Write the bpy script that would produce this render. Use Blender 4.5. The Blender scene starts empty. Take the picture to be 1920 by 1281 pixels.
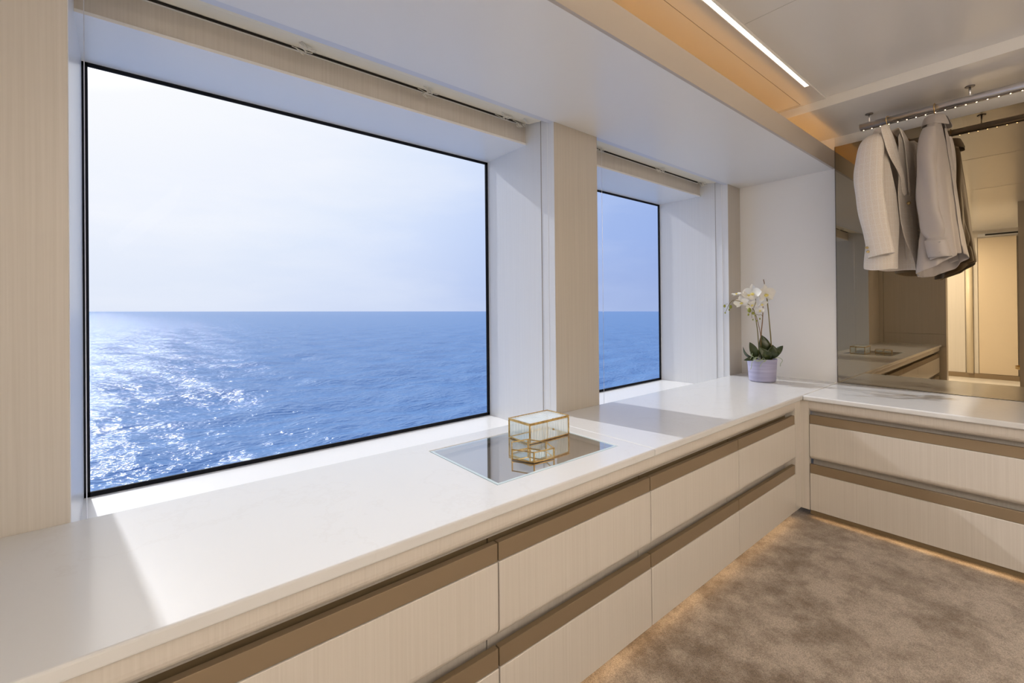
import bpy, bmesh, math, random
import numpy as np
from mathutils import Vector, Matrix
random.seed(7); np.random.seed(7)
PI = math.pi
SC = bpy.context.scene
COL = SC.collection

# ------------------------------------------------------------------ camera
F = Vector((0.63407931, 0.77326009, 0.00350164))
R = Vector((0.77325053, -0.63402803, -0.00959549))
U = Vector((0.00519967, -0.00879195, 0.99994783))
CAMLOC = Vector((-3.4942734, -0.91433168, 1.14700391))
cd = bpy.data.cameras.new('camera'); cam = bpy.data.objects.new('camera', cd); COL.objects.link(cam)
M = Matrix(((R.x, U.x, -F.x, CAMLOC.x), (R.y, U.y, -F.y, CAMLOC.y), (R.z, U.z, -F.z, CAMLOC.z), (0, 0, 0, 1)))
cam.matrix_world = M
cd.sensor_width = 36; cd.sensor_fit = 'HORIZONTAL'
cd.lens = 838.4555 * 36 / 1920
cd.shift_y = (574.3955 - 640.5) / 1920
cd.clip_start = 0.02; cd.clip_end = 6000
SC.camera = cam

# ------------------------------------------------------------------ exposure
SC.view_settings.view_transform = 'Standard'
SC.view_settings.look = 'None'
SC.view_settings.exposure = 0.0
SC.view_settings.gamma = 1.0
SC.view_settings.use_curve_mapping = False

# ------------------------------------------------------------------ sky (the sea horizon is slightly tilted against the ship)
SEAN = Vector((1.17063962e-02, -8.56197688e-04, 9.99931111e-01)).normalized()
SUND = Vector((-.144, 1, .735)).normalized()
W = bpy.data.worlds.new('sky'); SC.world = W; W.use_nodes = True
nt = W.node_tree; nt.nodes.clear()
def N(t, **k):
    n = nt.nodes.new(t)
    for a, b in k.items(): setattr(n, a, b)
    return n
def L(a, b): nt.links.new(a, b)
out = N('ShaderNodeOutputWorld'); bg = N('ShaderNodeBackground'); tc = N('ShaderNodeTexCoord')
ds = N('ShaderNodeVectorMath', operation='DOT_PRODUCT'); ds.inputs[1].default_value = SUND; L(tc.outputs['Generated'], ds.inputs[0])
dn = N('ShaderNodeVectorMath', operation='DOT_PRODUCT'); dn.inputs[1].default_value = SEAN; L(tc.outputs['Generated'], dn.inputs[0])
r1 = N('ShaderNodeValToRGB'); L(ds.outputs['Value'], r1.inputs[0])
e = r1.color_ramp.elements
stops = [(0.0, (.20, .32, .66)), (.38, (.33, .46, .82)), (.50, (.37, .50, .84)), (.62, (.50, .62, .91)), (.74, (.66, .76, .97)), (.82, (.76, .84, .98)), (.90, (.88, .92, 1.0)), (.96, (.98, .99, 1.0)), (1.0, (3.2, 3.1, 3.0))]
e[0].position, e[0].color = stops[0][0], (*stops[0][1], 1)
e[1].position, e[1].color = stops[-1][0], (*stops[-1][1], 1)
for p, c in stops[1:-1]:
    q = e.new(p); q.color = (*c, 1)
# haze towards the horizon
hz = N('ShaderNodeMapRange'); hz.inputs[1].default_value = 0.0; hz.inputs[2].default_value = .16; hz.inputs[3].default_value = .5; hz.inputs[4].default_value = 0.0
L(dn.outputs['Value'], hz.inputs[0])
hc = N('ShaderNodeValToRGB'); L(ds.outputs['Value'], hc.inputs[0])
e = hc.color_ramp.elements
hs = [(0.0, (.30, .38, .58)), (.42, (.40, .47, .70)), (.62, (.58, .66, .86)), (.80, (.80, .84, .93)), (1.0, (1.0, .98, .95))]
e[0].position, e[0].color = hs[0][0], (*hs[0][1], 1); e[1].position, e[1].color = 1.0, (*hs[-1][1], 1)
for p, c in hs[1:-1]:
    q = e.new(p); q.color = (*c, 1)
mx = N('ShaderNodeMix', data_type='RGBA'); L(hz.outputs[0], mx.inputs[0]); L(r1.outputs[0], mx.inputs[6]); L(hc.outputs[0], mx.inputs[7])
# thin veils of cloud
mp = N('ShaderNodeMapping'); mp.inputs['Scale'].default_value = (1.6, 1.6, 6.5); L(tc.outputs['Generated'], mp.inputs[0])
no = N('ShaderNodeTexNoise'); no.inputs['Scale'].default_value = 1.6; no.inputs['Detail'].default_value = 6; no.inputs['Roughness'].default_value = .55; L(mp.outputs[0], no.inputs[0])
cr = N('ShaderNodeMapRange'); cr.inputs[1].default_value = .42; cr.inputs[2].default_value = .75; cr.inputs[3].default_value = 0; cr.inputs[4].default_value = .62; L(no.outputs[0], cr.inputs[0])
m2 = N('ShaderNodeMix', data_type='RGBA'); L(cr.outputs[0], m2.inputs[0]); L(mx.outputs[2], m2.inputs[6])
cl = N('ShaderNodeValToRGB'); L(ds.outputs['Value'], cl.inputs[0])
e = cl.color_ramp.elements; e[0].position = .35; e[0].color = (.42, .54, .84, 1); e[1].position = .9; e[1].color = (1.0, 1.0, 1.0, 1)
q = e.new(.74); q.color = (.80, .86, .98, 1)
L(cl.outputs[0], m2.inputs[7])
L(m2.outputs[2], bg.inputs[0]); bg.inputs[1].default_value = 1.0; L(bg.outputs[0], out.inputs[0])

# ------------------------------------------------------------------ sun
sl = bpy.data.lights.new('sun', 'SUN'); so = bpy.data.objects.new('sun', sl); COL.objects.link(so)
sl.energy = 2.35; sl.angle = math.radians(0.9); sl.color = (.985, .985, 1.0)
so.rotation_euler = SUND.to_track_quat('Z', 'Y').to_euler(); so.location = (-4, 6, 6)

# ------------------------------------------------------------------ unseen fill lights added to brighten room and passage
def area(name, loc, size, power, col, rot=(0, 0, 0)):
    a = bpy.data.lights.new(name, 'AREA'); a.shape = 'RECTANGLE'; a.size, a.size_y = size
    a.energy = power; a.color = col
    o = bpy.data.objects.new(name, a); COL.objects.link(o); o.location = loc; o.rotation_euler = rot
    return o
area('room_fill_light', (-2.7, -1.9, 2.27), (2.6, 1.6), 8.5, (1.0, .90, .78))  # added overhead fill, no fixture modelled
area('side_fill_light', (-3.4, -2.3, 2.1), (1.0, 1.3), 29, (1.0, .89, .76), (0, math.radians(-48), 0))  # added fill aimed at the mirror-side cabinets
area('ceiling_fill_light', (-1.9, -2.85, 1.95), (3.8, .12), 46, (1.0, .90, .78), (PI * 1.03, 0, 0))  # added upward fill to brighten the ceiling, no cove built here
area('passage_fill_light', (-5.4, .62, 2.27), (1.6, .85), 170, (1.0, .97, .90))  # added fill so the passage shows bright in the mirror

# ================================================================== helpers
MATS = {}
def mat(name, col, rough=.5, metal=0.0, spec=.5, coat=0.0, build=None):
    m = bpy.data.materials.new(name); m.use_nodes = True; t = m.node_tree
    b = t.nodes['Principled BSDF']
    b.inputs['Base Color'].default_value = (*col, 1); b.inputs['Roughness'].default_value = rough
    b.inputs['Metallic'].default_value = metal; b.inputs['Specular IOR Level'].default_value = spec
    b.inputs['Coat Weight'].default_value = coat; b.inputs['Coat Roughness'].default_value = .08
    if build: build(t, b)
    MATS[name] = m
    return m
def nd(t, ty, **k):
    n = t.nodes.new(ty)
    for a, b in k.items(): setattr(n, a, b)
    return n
def noise(t, scale3, sc=1.0, detail=3, rough=.5, coord='Object'):
    tcn = nd(t, 'ShaderNodeTexCoord'); mpn = nd(t, 'ShaderNodeMapping'); mpn.inputs['Scale'].default_value = scale3
    t.links.new(tcn.outputs[coord], mpn.inputs[0])
    nn = nd(t, 'ShaderNodeTexNoise'); nn.inputs['Scale'].default_value = sc; nn.inputs['Detail'].default_value = detail; nn.inputs['Roughness'].default_value = rough
    t.links.new(mpn.outputs[0], nn.inputs[0])
    return nn
def ramp(t, src, stops):
    r = nd(t, 'ShaderNodeValToRGB'); t.links.new(src, r.inputs[0])
    e = r.color_ramp.elements
    e[0].position, e[0].color = stops[0][0], (*stops[0][1], 1); e[1].position, e[1].color = stops[-1][0], (*stops[-1][1], 1)
    for p, c in stops[1:-1]:
        q = e.new(p); q.color = (*c, 1)
    return r
def bump(t, b, src, strength, dist):
    n = nd(t, 'ShaderNodeBump'); n.inputs['Strength'].default_value = strength; n.inputs['Distance'].default_value = dist
    t.links.new(src, n.inputs['Height']); t.links.new(n.outputs[0], b.inputs['Normal'])
    return n
def streaky(c0, c1, sc=(170, 170, 1.6)):
    def f(t, b):
        a = noise(t, sc, 1.0, 4, .6)
        c = tuple((x + y) / 2 for x, y in zip(c0, c1))
        r = ramp(t, a.outputs[0], [(.34, c0), (.5, c), (.66, c1)])
        t.links.new(r.outputs[0], b.inputs['Base Color']); bump(t, b, a.outputs[0], .12, .0006)
    return f
mat('panel', (.66, .60, .53), .38, coat=.12, build=streaky((.635, .590, .535), (.685, .640, .585)))
mat('panel_dark', (.5, .42, .34), .4, build=streaky((.40, .335, .27), (.47, .40, .33)))
mat('lacquer', (.74, .715, .68), .24, coat=.2)
mat('soffit_lacquer', (.80, .78, .75), .32, coat=.08)
mat('plaster', (.72, .69, .65), .32, coat=.1)
mat('end_panel', (.83, .81, .785), .35, coat=.1)
def f_top(t, b):
    a = noise(t, (1, 1, 1), 2.2, 8, .62); d = noise(t, (1.2, 9, 1), 1.4, 5, .7)
    r = ramp(t, a.outputs[0], [(.0, (.70, .705, .71)), (.485, (.715, .72, .725)), (.497, (.695, .695, .695)), (.507, (.715, .72, .725)), (1, (.725, .73, .735))])
    t.links.new(r.outputs[0], b.inputs['Base Color'])
mat('worktop', (.82, .80, .77), .20, coat=.15, build=f_top)
mat('fascia_panel', (.50, .435, .37), .4)
mat('worktop_edge', (.70, .60, .44), .3)
mat('bronze', (.30, .225, .145), .42, metal=.35, spec=.5)
mat('plinth', (.22, .16, .09), .45, metal=.2)
mat('joint', (.30, .27, .24), .8)
mat('black_frame', (.010, .011, .015), .7, spec=.15)
mat('white_trim', (.86, .855, .84), .3)
mat('blind', (.80, .74, .60), .75)
mat('cord', (.82, .78, .68), .8)
mat('dark_gap', (.03, .025, .02), .9)
mat('grey_profile', (.66, .66, .68), .3, metal=.1)
mat('steel', (.86, .85, .86), .32, metal=1.0)
mat('dark_steel', (.18, .16, .15), .3, metal=.9)
def f_brass(t, b):
    a = noise(t, (1, 1, 1), 60, 3)
    r = ramp(t, a.outputs[0], [(.3, (.42, .25, .07)), (.7, (.72, .50, .20))]); t.links.new(r.outputs[0], b.inputs['Base Color'])
mat('brass', (.6, .4, .14), .28, metal=.9, build=f_brass)
mat('door_cream', (.68, .57, .43), .5)
mat('reveal', (.80, .805, .81), .34, coat=.1, build=streaky((.745, .75, .757), (.775, .78, .787)))  # panel finish painted paler and cooler, sky light put into the colour
mat('pillar_shaded', (.52, .47, .40), .38, coat=.12, build=streaky((.485, .445, .39), (.535, .49, .43)))  # panel finish darkened, shade of the pillar fronts put into the colour
mat('brown_wood', (.07, .04, .02), .4)
mat('column', (.76, .66, .50), .35)
mat('marble_floor', (.85, .82, .78), .15)
def f_carpet(t, b):
    a = noise(t, (1, 1, 1), 2.6, 5, .62); d = noise(t, (1, 1, 1), 9, 6, .7); f = noise(t, (1, 1, 1), 300, 2, .6)
    mxx = nd(t, 'ShaderNodeMath', operation='MULTIPLY_ADD'); t.links.new(d.outputs[0], mxx.inputs[0]); mxx.inputs[1].default_value = .45
    s = nd(t, 'ShaderNodeMath', operation='MULTIPLY'); t.links.new(a.outputs[0], s.inputs[0]); s.inputs[1].default_value = .60
    t.links.new(s.outputs[0], mxx.inputs[2])
    r = ramp(t, mxx.outputs[0], [(.43, (.235, .18, .135)), (.50, (.35, .285, .23)), (.58, (.50, .425, .355))])
    g = nd(t, 'ShaderNodeMix', data_type='RGBA', blend_type='MULTIPLY'); g.inputs[0].default_value = .75
    fr = ramp(t, f.outputs[0], [(.30, (.45, .45, .45)), (.68, (1.35, 1.35, 1.35))])
    t.links.new(r.outputs[0], g.inputs[6]); t.links.new(fr.outputs[0], g.inputs[7]); t.links.new(g.outputs[2], b.inputs['Base Color'])
    bump(t, b, f.outputs[0], .8, .004)
    b.inputs['Sheen Weight'].default_value = .25
mat('carpet', (.3, .24, .19), .95, spec=.1, build=f_carpet)
def emis(name, col, st):
    m = bpy.data.materials.new(name); m.use_nodes = True; t = m.node_tree; t.nodes.clear()
    o = nd(t, 'ShaderNodeOutputMaterial'); e = nd(t, 'ShaderNodeEmission'); e.inputs[0].default_value = (*col, 1); e.inputs[1].default_value = st
    t.links.new(e.outputs[0], o.inputs[0]); MATS[name] = m
emis('led_line', (1.0, .86, .68), 3.6)
emis('cove_led', (1.0, .50, .14), 7.0)
emis('toe_led', (1.0, .64, .30), 3.1)
emis('led_dot', (1.0, .72, .42), 10.0)
def thin_glass(name, tint, refl=1.0, milky=0.0, milky_col=(1, 1, 1), bumpf=None, ior=1.5):
    m = bpy.data.materials.new(name); m.use_nodes = True; t = m.node_tree; t.nodes.clear()
    o = nd(t, 'ShaderNodeOutputMaterial'); tr = nd(t, 'ShaderNodeBsdfTransparent'); tr.inputs[0].default_value = (*tint, 1)
    gl = nd(t, 'ShaderNodeBsdfGlossy'); gl.inputs['Roughness'].default_value = .0; gl.inputs[0].default_value = (1, 1, 1, 1)
    fc = nd(t, 'ShaderNodeLayerWeight'); fc.inputs[0].default_value = .5
    pw = nd(t, 'ShaderNodeMath', operation='POWER'); pw.inputs[1].default_value = 5.0; t.links.new(fc.outputs['Facing'], pw.inputs[0])
    mu = nd(t, 'ShaderNodeMath', operation='MULTIPLY_ADD'); mu.inputs[1].default_value = 1 - refl; mu.inputs[2].default_value = refl; mu.use_clamp = True; t.links.new(pw.outputs[0], mu.inputs[0])
    ms = nd(t, 'ShaderNodeMixShader'); t.links.new(mu.outputs[0], ms.inputs[0]); t.links.new(tr.outputs[0], ms.inputs[1]); t.links.new(gl.outputs[0], ms.inputs[2])
    last = ms.outputs[0]
    if milky:  # pale diffuse share mixed into the clear glass
        df = nd(t, 'ShaderNodeBsdfDiffuse'); df.inputs[0].default_value = (*milky_col, 1)
        m3 = nd(t, 'ShaderNodeMixShader'); m3.inputs[0].default_value = milky
        t.links.new(last, m3.inputs[1]); t.links.new(df.outputs[0], m3.inputs[2]); last = m3.outputs[0]
    if bumpf: bumpf(t, gl)
    t.links.new(last, o.inputs[0]); MATS[name] = m
thin_glass('window_glass', (.975, .98, 1.0), .002)
thin_glass('inlay_glass', (.82, .82, .82), .44)
thin_glass('box_glass', (.93, .96, .97), .10, milky=.06, milky_col=(.75, .85, .9))
thin_glass('rib_glass', (.92, .97, .99), .24, milky=.40, milky_col=(.84, .93, .97))
mat('silver_mirror', (.80, .86, .88), .03, metal=1.0)
mat('glass_edge', (.55, .66, .70), .15)
mat('tray_lining', (.46, .42, .37), .6)
def f_mirror(t, b): pass
mat('bronze_mirror', (.35, .285, .195), .0, metal=1.0)
mat('mirror_edge', (.07, .05, .035), .4)
# orchid
def f_pot(t, b):
    a = noise(t, (2, 2, 60), 1.0, 4, .6)
    r = ramp(t, a.outputs[0], [(.35, (.33, .32, .47)), (.65, (.42, .41, .56))]); t.links.new(r.outputs[0], b.inputs['Base Color']); bump(t, b, a.outputs[0], .5, .002)
mat('lilac_pot', (.42, .40, .56), .45, build=f_pot)
def f_leaf(t, b):
    a = noise(t, (1, 1, 1), 14, 3); r = ramp(t, a.outputs[0], [(.3, (.016, .030, .008)), (.7, (.045, .062, .014))]); t.links.new(r.outputs[0], b.inputs['Base Color'])
mat('leaf', (.05, .08, .02), .30, build=f_leaf)
mat('stem', (.17, .13, .03), .5)
mat('stake', (.22, .12, .05), .6)
mat('bud', (.25, .26, .03), .45)
mat('root', (.36, .42, .26), .7)
mat('moss', (.06, .06, .03), .9)
def f_petal(t, b):
    b.inputs['Subsurface Weight'].default_value = .25; b.inputs['Subsurface Radius'].default_value = (.02, .02, .015)
mat('petal', (.80, .79, .75), .5, build=f_petal)
mat('petal_lip', (.78, .68, .20), .5)
# cloth
def f_tweed(t, b):
    tcn = nd(t, 'ShaderNodeTexCoord'); sp = nd(t, 'ShaderNodeSeparateXYZ'); t.links.new(tcn.outputs['UV'], sp.inputs[0])
    outs = []
    for ax, s, wl_ in ((0, 42.0, .14), (1, 30.0, .07)):
        m1 = nd(t, 'ShaderNodeMath', operation='MULTIPLY'); m1.inputs[1].default_value = s; t.links.new(sp.outputs[ax], m1.inputs[0])
        fr = nd(t, 'ShaderNodeMath', operation='FRACT'); t.links.new(m1.outputs[0], fr.inputs[0])
        lt = nd(t, 'ShaderNodeMath', operation='LESS_THAN'); lt.inputs[1].default_value = wl_; t.links.new(fr.outputs[0], lt.inputs[0])
        outs.append(lt)
    mxm = nd(t, 'ShaderNodeMath', operation='MAXIMUM'); t.links.new(outs[0].outputs[0], mxm.inputs[0]); t.links.new(outs[1].outputs[0], mxm.inputs[1])
    f = noise(t, (1, 1, 1), 330, 3, .7, 'UV'); g = noise(t, (1, 1, 1), 9, 2, .5, 'UV')
    r = ramp(t, f.outputs[0], [(.3, (.66, .55, .45)), (.5, (.82, .73, .63)), (.7, (.92, .87, .80))])
    mm = nd(t, 'ShaderNodeMix', data_type='RGBA'); mu = nd(t, 'ShaderNodeMath', operation='MULTIPLY'); mu.inputs[1].default_value = .38; t.links.new(mxm.outputs[0], mu.inputs[0])
    t.links.new(mu.outputs[0], mm.inputs[0]); t.links.new(r.outputs[0], mm.inputs[6]); mm.inputs[7].default_value = (.92, .89, .84, 1)
    t.links.new(mm.outputs[2], b.inputs['Base Color']); bump(t, b, f.outputs[0], .9, .0025)
    b.inputs['Sheen Weight'].default_value = .3
mat('tweed', (.7, .62, .54), .9, spec=.15, build=f_tweed)
mat('lining', (.60, .50, .40), .5)
def f_satin(t, b):
    b.inputs['Sheen Weight'].default_value = .2
mat('satin', (.42, .375, .345), .40, spec=.5, build=f_satin)
mat('button', (.62, .47, .22), .3, metal=.7)
mat('hanger_wood', (.30, .20, .12), .4)

class MB:
    def __init__(s): s.v = []; s.f = []; s.uv = None
    def add(s, v, f):
        o = len(s.v); s.v += [tuple(p) for p in v]; s.f += [tuple(i + o for i in q) for q in f]; return s
    def box(s, x0, x1, y0, y1, z0, z1):
        v = [(x, y, z) for z in (z0, z1) for y in (y0, y1) for x in (x0, x1)]
        return s.add(v, [(0, 2, 3, 1), (4, 5, 7, 6), (0, 1, 5, 4), (2, 6, 7, 3), (0, 4, 6, 2), (1, 3, 7, 5)])
    def prism(s, poly, a0, a1, axis):            # poly = 2D points in the other two axes, in order (x,y)/(x,z)/(y,z)
        def mk(p, a):
            if axis == 'x': return (a, p[0], p[1])
            if axis == 'y': return (p[0], a, p[1])
            return (p[0], p[1], a)
        n = len(poly); v = [mk(p, a0) for p in poly] + [mk(p, a1) for p in poly]
        f = [tuple(range(n))[::-1], tuple(range(n, 2 * n))] + [(i, (i + 1) % n, n + (i + 1) % n, n + i) for i in range(n)]
        return s.add(v, f)
    def tube(s, pts, rad, n=10, cap=True):
        pts = [Vector(p) for p in pts]
        if not hasattr(rad, '__len__'): rad = [rad] * len(pts)
        vs = []; fs = []
        t0 = (pts[1] - pts[0]).normalized(); a = t0.orthogonal().normalized()
        for i, p in enumerate(pts):
            if i == 0: t = t0
            elif i == len(pts) - 1: t = (pts[i] - pts[i - 1]).normalized()
            else: t = ((pts[i + 1] - pts[i]).normalized() + (pts[i] - pts[i - 1]).normalized()).normalized()
            a = (a - t * a.dot(t)).normalized(); b = t.cross(a)
            for k in range(n):
                an = 2 * PI * k / n; vs.append(p + (a * math.cos(an) + b * math.sin(an)) * rad[i])
        for i in range(len(pts) - 1):
            for k in range(n):
                fs.append((i * n + k, i * n + (k + 1) % n, (i + 1) * n + (k + 1) % n, (i + 1) * n + k))
        if cap:
            fs.append(tuple(range(n))[::-1]); fs.append(tuple((len(pts) - 1) * n + k for k in range(n)))
        return s.add(vs, fs)
    def lathe(s, prof, c=(0, 0, 0), n=32, close=True):
        vs = [(c[0] + r * math.cos(2 * PI * k / n), c[1] + r * math.sin(2 * PI * k / n), c[2] + z) for r, z in prof for k in range(n)]
        fs = [(i * n + k, i * n + (k + 1) % n, (i + 1) * n + (k + 1) % n, (i + 1) * n + k) for i in range(len(prof) - 1) for k in range(n)]
        if close:
            fs.append(tuple(range(n))[::-1]); fs.append(tuple((len(prof) - 1) * n + k for k in range(n)))
        return s.add(vs, fs)
    def ball(s, c, r, n=10, m=7, sc=(1, 1, 1)):
        prof = [(math.sin(PI * (j + .02) / (m + .04)) * r, -math.cos(PI * (j + .02) / (m + .04)) * r) for j in range(m + 1)]
        vs = [(c[0] + q * sc[0] * math.cos(2 * PI * k / n), c[1] + q * sc[1] * math.sin(2 * PI * k / n), c[2] + z * sc[2]) for q, z in prof for k in range(n)]
        fs = [(i * n + k, i * n + (k + 1) % n, (i + 1) * n + (k + 1) % n, (i + 1) * n + k) for i in range(m) for k in range(n)]
        fs.append(tuple(range(n))[::-1]); fs.append(tuple(m * n + k for k in range(n)))
        return s.add(vs, fs)
    def build(s, name, m, parent=None, bevel=0, seg=2, smooth=False, origin=None, kind=None):
        me = bpy.data.meshes.new(name)
        vs = s.v
        if origin is not None: vs = [(p[0] - origin[0], p[1] - origin[1], p[2] - origin[2]) for p in vs]
        me.from_pydata(vs, [], s.f); me.update()
        bm = bmesh.new(); bm.from_mesh(me); bmesh.ops.recalc_face_normals(bm, faces=bm.faces); bm.to_mesh(me); bm.free()
        me.materials.append(MATS[m])
        if smooth:
            for p in me.polygons: p.use_smooth = True
        o = bpy.data.objects.new(name, me); COL.objects.link(o)
        if origin is not None: o.location = origin
        if parent is not None:
            o.parent = parent
            if origin is None: o.matrix_parent_inverse = Matrix.Translation(parent_loc(parent)).inverted()
            else: o.matrix_parent_inverse = Matrix.Translation(parent_loc(parent)).inverted()
        if bevel:
            md = o.modifiers.new('bevel', 'BEVEL'); md.width = bevel; md.segments = seg; md.limit_method = 'ANGLE'; md.angle_limit = math.radians(40)
        if kind: o['kind'] = kind
        return o
def parent_loc(p):
    loc = Vector(p.location)
    while p.parent: p = p.parent; loc = Vector(p.location) if False else loc
    return loc
def empty(name, loc, label=None, cat=None, group=None, kind=None):
    o = bpy.data.objects.new(name, None); COL.objects.link(o); o.location = loc; o.empty_display_size = .05
    return tag(o, label, cat, group, kind)
def tag(o, label=None, cat=None, group=None, kind=None):
    if label: o['label'] = label
    if cat: o['category'] = cat
    if group: o['group'] = group
    if kind: o['kind'] = kind
    return o
def bx(name, m, b, parent=None, bevel=0, kind=None, **k):
    return MB().box(*b).build(name, m, parent, bevel, kind=kind, **k)
ST = 'structure'

# ------------------------------------------------------------------ main dimensions
WT = .638; YP = .607; YW = 1.166; ZS = 2.036; ZL = 2.15; ZC1 = 2.285; ZC2 = 2.24
FL = -.045; XB = -4.15; YN = -3.0; XCOR = -6.8
def zsill(x): return .531 + .0065 * (x + 1.96)
def ztop(x): return 1.9905 if x > -2.5 else 1.9905 + (-2.5 - x) * .0065

# ================================================================== STRUCTURE
floor = bx('floor', 'carpet', (XB - .02, .3, YN - .1, .62, FL - .1, FL), kind=ST)
fp = MB().box(XCOR - .3, XB - .02, -2.4, 1.3, FL - .1, FL).build('floor', 'marble_floor', kind=ST)

# window wall: pillars, reveals, low wall, lintel
wl = empty('wall_left', (0, YW, 0), kind=ST)
def pillar(x0, x1, y1=YW + .12):
    return bx('pillar', 'panel', (x0, x1, YP, y1, FL, 2.34), wl, .0015)
# pillars are prisms because the reveals are very slightly splayed
MB().prism([(-4.27, YP), (-3.6375, YP), (-3.658, YW), (-3.658, YW + .008), (-4.27, YW + .008)], FL, 2.34, 'z').build('pillar', 'panel', wl, .0015)
MB().prism([(-1.976, YP), (-1.662, YP), (-1.662, YW + .008), (-1.960, YW + .008), (-1.960, YW)], FL, 2.34, 'z').build('pillar', 'pillar_shaded', wl, .0015)
MB().prism([(-.1924, YP), (.12, YP), (.12, YW + .008), (-.1997, YW + .008), (-.1997, YW)], FL, 2.34, 'z').build('pillar', 'pillar_shaded', wl, .0015)
for xa, xb, sg in ((-3.6375, -3.658, 1), (-1.976, -1.960, -1), (-1.662, -1.662, 1), (-.1924, -.1997, -1)):
    MB().prism([(xa, YP + .002), (xb, YW - .001), (xb + .0012 * sg, YW - .001), (xa + .0012 * sg, YP + .002)], .50, 2.33, 'z').build('reveal_lit_skin', 'reveal', wl)  # thin skins added to carry the painted sky-lit tone
# narrow vertical joints in the reveals (guide channel of the blinds)
for xa, sgn in ((-1.9755, -1), (-1.662, 1), (-.1955, -1)):
    for yy in (.652, .700):
        bx('guide_channel', 'joint' if yy > .68 else 'white_trim', (xa - .0012 if sgn < 0 else xa - .004, xa + .004 if sgn < 0 else xa + .0012, yy, yy + (.0018 if yy > .68 else .003), WT - .1, 2.30), wl)
bx('low_wall', 'panel', (-3.7, 0.0, YW + .0085, YW + .03, FL, .505), wl)
bx('lintel', 'panel', (-3.7, 0.0, YW + .0085, YW + .03, 2.0, 2.34), wl)

def window(nm, x0, x1, xl0, xr0):
    w = empty(nm, ((x0 + x1) / 2, YW, zsill(x0)), kind=ST)
    t = .016
    # black frame (outer edge = reveal)
    for a, b, nm2 in (((x0, zsill(x0) - .03), (x0 + t, ztop(x0) + .03), 'v'), ((x1 - t, zsill(x1) - .03), (x1, ztop(x1) + .03), 'v')):
        bx('frame_bar', 'black_frame', (a[0], b[0], YW, YW + .008, a[1], b[1]), w)
    MB().prism([(x0, zsill(x0) - .03), (x1, zsill(x1) - .03), (x1, zsill(x1) + t), (x0, zsill(x0) + t)], YW, YW + .008, 'y').build('frame_bar', 'black_frame', w)
    MB().prism([(x0, ztop(x0) - t), (x1, ztop(x1) - t), (x1, ztop(x1) + .03), (x0, ztop(x0) + .03)], YW, YW + .008, 'y').build('frame_bar', 'black_frame', w)
    MB().add([(x0 + .005, YW + .006, zsill(x0)), (x1 - .005, YW + .006, zsill(x1)), (x1 - .005, YW + .006, ztop(x1)), (x0 + .005, YW + .006, ztop(x0))], [(0, 1, 2, 3)]).build('pane', 'window_glass', w)
    # sill, slightly below the worktop
    v = [(xl0, YP - .02, zsill(xl0)), (xr0, YP - .02, zsill(xr0)), (x1, YW, zsill(x1)), (x0, YW, zsill(x0))]
    v += [(a, b, c - .03) for a, b, c in v]
    MB().add(v, [(0, 1, 2, 3), (7, 6, 5, 4), (0, 4, 5, 1), (1, 5, 6, 2), (2, 6, 7, 3), (3, 7, 4, 0)]).build('sill', 'white_trim', w)
    # header box between pocket and window
    hy = .82; hx0 = xl0 - .012; hx1 = xr0 + (.010 if nm == 'window_1' else .003)
    v = [(hx0, hy, 1.990), (hx1, hy, 1.990), (x1 + .002, YW, ztop(x1)), (x0 - .002, YW, ztop(x0))]
    v += [(a, b, 2.115) for a, b, c in v]
    MB().add(v, [(0, 1, 2, 3), (7, 6, 5, 4), (0, 4, 5, 1), (1, 5, 6, 2), (2, 6, 7, 3), (3, 7, 4, 0)]).build('header_box', 'panel', w)
    v = [(hx0, hy - .002, 1.9865), (hx1, hy - .002, 1.9865), (x1 + .002, YW, ztop(x1) - .0035), (x0 - .002, YW, ztop(x0) - .0035)]
    v += [(a, b, c + .004) for a, b, c in v]
    MB().add(v, [(0, 1, 2, 3), (7, 6, 5, 4), (0, 4, 5, 1), (1, 5, 6, 2), (2, 6, 7, 3), (3, 7, 4, 0)]).build('header_underside', 'white_trim', w)  # thin plate added in a paler tone to stand in for bounced light
    bx('edge_trim', 'white_trim', (hx0, hx1, hy - .006, hy + .004, 1.984, 1.994), w)
    bx('edge_trim', 'white_trim', (hx0, hx1, hy - .004, hy + .02, 2.114, 2.118), w)
    return w
w1 = window('window_1', -3.658, -1.960, -3.6375, -1.976)
w2 = window('window_2', -1.662, -.1997, -1.662, -.1924)

# end wall: pale end panel beside the mirror, bulkhead over the mirror
wr = bx('wall_right', 'plaster', (.006, .12, YN, YW, FL, 2.45), kind=ST)
bx('end_panel', 'end_panel', (0, .02, .0005, YP + .05, WT - .05, ZC1), wr, .0008)
bx('bulkhead', 'lacquer', (0, .02, YN, -.0005, 2.178, ZC1), wr, .0006)
# back wall of the dressing room
wb = bx('wall_back', 'panel', (XB - .12, XB, -.045, YW + .1, FL, 2.45), kind=ST)
bx('wall_panel', 'panel', (XB, XB + .012, .56, YP, WT - .04, 2.3), wb, .001)
bx('wall_panel', 'panel', (XB, XB + .012, -.045, .556, .770, 2.3), wb, .001)
bx('wall_panel', 'panel', (XB, XB + .012, -.045, .556, .62, .766), wb, .001)
wb2 = bx('wall_back', 'panel', (XB - .12, XB, YN, -.64, FL, 2.45), kind=ST)
wn = bx('wall_near', 'panel', (XB - .2, .1, YN - .12, YN, FL, 2.45), kind=ST)
for i in range(6):
    bx('wardrobe_door', 'panel', (XB + .005 + i * .69, XB + .69 + i * .69, YN - .001, YN + .022, .06, 2.2), wn, .002)
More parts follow.
